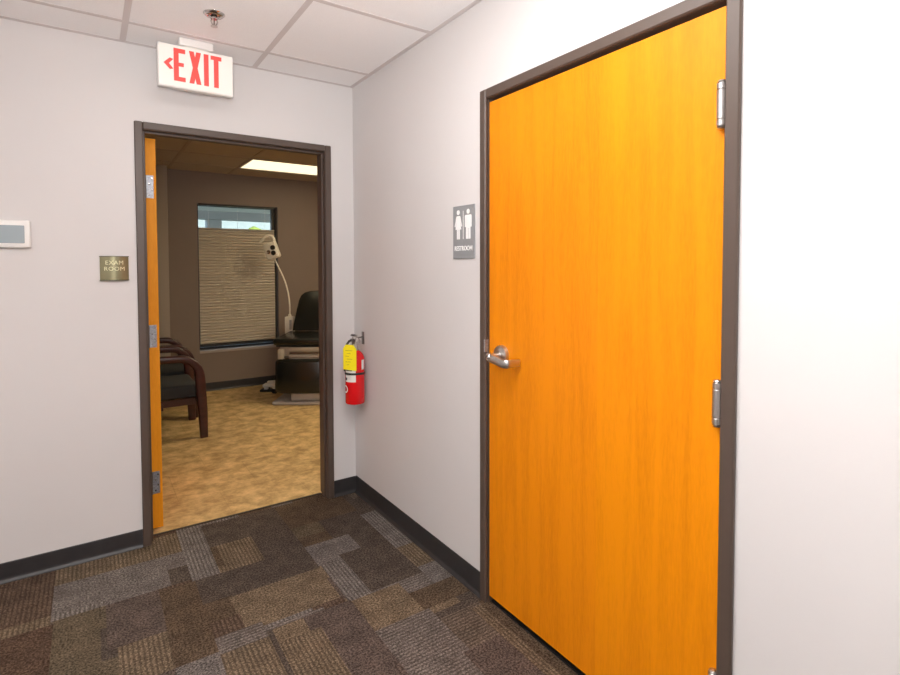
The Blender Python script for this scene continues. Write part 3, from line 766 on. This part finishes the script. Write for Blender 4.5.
# leg rest hanging at the front
m = MB()
prof = [(-.275,.0),(-.272,-.045),(-.235,-.075),(-.15,-.088),(0,-.092),(.15,-.088),(.235,-.075),(.272,-.045),(.275,.0)]
rings = []
for z, sc, dy in ((.452,.90,.012),(.444,.97,.004),(.424,1,0),(.30,1,0),(.155,1,0),(.133,.97,.006),(.12,.88,.02)):
    rings.append([Vector((a*sc, -.165+b*sc+dy+.10*(z-.155)-.03, z)) for a, b in prof])
m.ring_sweep(rings); m.build('leg_rest', M['vinyl_black'], tc_, smooth_angle=50)

# foot control on the floor behind the chair
fp = empty('foot_pedal', (.285, 2.975, 0), math.radians(-34.2), 'small white and black foot pedal on the floor left of the treatment chair', 'foot pedal')
m = MB(); m.box(-.075, .060, -.05, .05, .0, .022, .006, 2); m.build('base', M['black'], fp, smooth_angle=50)
m = MB(); m.box(-.045, .065, -.048, .048, .052, .082, .008, 2); m.box(-.035, .0, -.02, .02, .022, .052); m.build('tread', M['white'], fp, smooth_angle=50)

# ------------------------------------------------------------------ exam lamp on a wheeled stand
lp = empty('exam_lamp', (.53, 2.95, 0), math.radians(-34.2), 'cream gooseneck exam lamp on a wheeled stand beside the treatment chair', 'lamp')
m = MB()
for k in range(5):
    a = math.radians(246+72*k); e = Vector((math.cos(a), math.sin(a), 0))
    m.bar([e*.02+Vector((0,0,.085)), e*.14+Vector((0,0,.078)), e*.265+Vector((0,0,.066))], .024, .015, (-e.y, e.x, 0))
m.cyl((0,0,.06), (0,0,.11), .032)
m.build('base', M['lamp_white'], lp, smooth_angle=40)
for k in range(5):
    a = math.radians(246+72*k); e = Vector((math.cos(a), math.sin(a), 0)); o = e*.255; sd = Vector((-e.y, e.x, 0))
    m = MB()
    for s in (-1, 1): m.cyl(o+sd*s*.006+Vector((0,0,.026)), o+sd*s*.018+Vector((0,0,.026)), .0258, seg=20)
    m.cyl(o+Vector((0,0,.026)), o+Vector((0,0,.058)), .007); m.build('caster', M['black'], lp, smooth_angle=40)
m = MB(); m.cyl((0,0,.10), (0,0,.62), .0135); m.build('pole', M['lamp_white'], lp, smooth_angle=40)
m = MB(); m.box(-.048, .048, -.035, .035, .61, .815, .008, 2); hb = m.build('control_box', M['lamp_white'], lp, smooth_angle=50)
m = MB(); m.box(.004, .030, -.0365, -.034, .67, .78, .001, 1); m.build('switch_panel', M['grey_metal'], hb)
m = MB(); m.lathe([(.020,.812),(.018,.83),(.011,.845),(0,.846)], seg=20)
def bez(p, n):
    q = []
    for i in range(n+1):
        t = i/n; a = [Vector(v) for v in p]
        while len(a) > 1: a = [a[k]*(1-t)+a[k+1]*t for k in range(len(a)-1)]
        q.append(a[0])
    return q
neck = bez([(0,0,.835), (.01,0,1.02), (-.02,0,1.25), (-.13,-.01,1.36), (-.150,-.03,1.465)], 28)
m.tube(neck, .0085, 12); m.build('gooseneck', M['lamp_white'], lp, smooth_angle=60)
hd = Matrix.Translation((-.150, -.03, 1.465)) @ Matrix.Rotation(math.radians(-19), 4, 'Y')
def hp(u, v, d): return hd @ Vector((u, d, v))
def rrect(w0, h0, w1, h1, r):
    pts = []
    for (cx, cy, a0) in ((w1-r, h1-r, 0), (w0+r, h1-r, 90), (w0+r, h0+r, 180), (w1-r, h0+r, 270)):
        pts += [(cx+r*math.cos(math.radians(a0+15*k)), cy+r*math.sin(math.radians(a0+15*k))) for k in range(7)]
    return pts
m = MB()
rings = []
for d, ins in ((-.034,.012),(-.028,.003),(-.02,0),(.03,0),(.045,.01),(.055,.03)):
    rings.append([Vector(hp(u, v, d)) for u, v in rrect(-.075+ins, .0+ins, .072-ins, .185-ins, .022)])
m.ring_sweep(rings); hdo = m.build('lamp_head', M['lamp_white'], lp, smooth_angle=50)
for (u, v, r) in ((.030,.118,.027), (.018,.060,.027), (-.030,.085,.022)):
    m = MB(); t_ = (hp(0,0,-1)-hp(0,0,0)).normalized()
    m.lathe([(0,0),(r,0),(r,.005),(r*.8,.006),(r*.75,.003),(0,.003)], hp(u, v, -.033), t_, 24)
    m.build('lens', M['lens'] if r > .025 else M['chrome'], hdo, smooth_angle=40)
m = MB(); m.tube([hp(u, v, .01) for u, v in ((.058,.170),(.060,.215),(.048,.245),(.020,.262),(-.025,.262),(-.065,.245),(-.098,.222))], [.018,.018,.018,.017,.016,.014,.012], 12); m.build('head_handle', M['lamp_white'], hdo, smooth_angle=60)

# ------------------------------------------------------------------ outside the window
m = MB(); m.box(-30, 30, EY+.3, 60, -.3, -.1); struct('ground', m, M['grass'], 'lawn outside the exam room window', 'ground')
m = MB(); m.box(-3, 4, EY+WT, 5.75, 2.20, 2.40); struct('trim_4', m, M['soffit'], 'pale porch soffit outside the exam room window', 'porch roof')
m = MB(); m.box(-3, 4, 5.55, 5.75, 2.08, 2.20); struct('trim_5', m, M['fascia'], 'grey-green porch beam outside the exam room window', 'beam')
m = MB(); m.box(.14, .34, 5.55, 5.75, -.1, 2.08, .01, 1); struct('trim_6', m, M['fascia'], 'grey-green porch post outside the exam room window', 'post')
m = MB(); rnd = random.Random(3)
for k in range(90):
    b2 = bmesh.new(); bmesh.ops.create_icosphere(b2, subdivisions=2, radius=1)
    for v in b2.verts: v.co *= 1+.18*(rnd.random()-.5)
    x = rnd.uniform(2.9, 9); top = 2.95+.16*max(0, min(2.5, x-3.6))
    m.merge(b2, Matrix.Translation((x, rnd.uniform(19, 21), rnd.uniform(.1, top-.5))) @ Matrix.Scale(rnd.uniform(.4, .6), 4))
o = m.build('hedge', M['foliage']); tag(o, 'sunlit yellow-green hedge far outside the exam room window', 'hedge')
m = MB(); m.box(-6, 16, 27, 33, -.1, 5.2); m.box(-6.3, 16.3, 26.7, 33.3, 5.2, 5.5)  # added block, dims the white sky opening behind the hedge
o = m.build('building', M['sky_dimmer']); tag(o, 'added pale building dimming the sky seen through the top of the exam room window', 'building')

# ------------------------------------------------------------------ world, camera, view
w = bpy.data.worlds.new('World'); scene.world = w; w.use_nodes = True
nt = w.node_tree; bg = nt.nodes['Background']
sky = nt.nodes.new('ShaderNodeTexSky'); sky.sky_type = 'HOSEK_WILKIE'; sky.turbidity = 6; sky.sun_direction = (.3, -.5, .75)
nt.links.new(sky.outputs['Color'], bg.inputs['Color']); bg.inputs['Strength'].default_value = 11.0

# the photographer's flash, on the camera
fd = bpy.data.lights.new('camera_flash', 'POINT'); fd.energy = 28; fd.shadow_soft_size = .12; fd.color = (1, .985, .98)
fo_ = bpy.data.objects.new('camera_flash', fd); COL.objects.link(fo_); fo_.location = (-1.33, -3.02, 1.62)

sd_ = bpy.data.lights.new('bounce_flash', 'SPOT'); sd_.energy = 165; sd_.shadow_soft_size = .12; sd_.color = (1, .985, .98); sd_.spot_size = math.radians(92); sd_.spot_blend = 1
so_ = bpy.data.objects.new('bounce_flash', sd_); COL.objects.link(so_); so_.location = (-1.38, -3.06, 1.5)
so_.rotation_euler = (Vector((-.95, -1.95, 2.45))-so_.location).to_track_quat('-Z', 'Y').to_euler()

cd = bpy.data.cameras.new('Camera'); cam = bpy.data.objects.new('Camera', cd); COL.objects.link(cam)
cd.sensor_width = 36; cd.sensor_fit = 'HORIZONTAL'; cd.lens = 531.461/900*36; cd.shift_y = -53.76/900
cd.clip_start = .05
r_ = Vector((.82699387, -.56220608, -.00233581)); u_ = Vector((.02127889, .02714857, .99940491)); d_ = Vector((.5618081, .82655144, -.03441482))
cam.matrix_world = Matrix(((r_.x, u_.x, -d_.x, -1.32809), (r_.y, u_.y, -d_.y, -2.98761), (r_.z, u_.z, -d_.z, 1.38410), (0,0,0,1)))
scene.camera = cam
vs_ = scene.view_settings
vs_.view_transform = 'Standard'; vs_.look = 'None'; vs_.exposure = 0.3; vs_.gamma = 1; vs_.use_curve_mapping = False
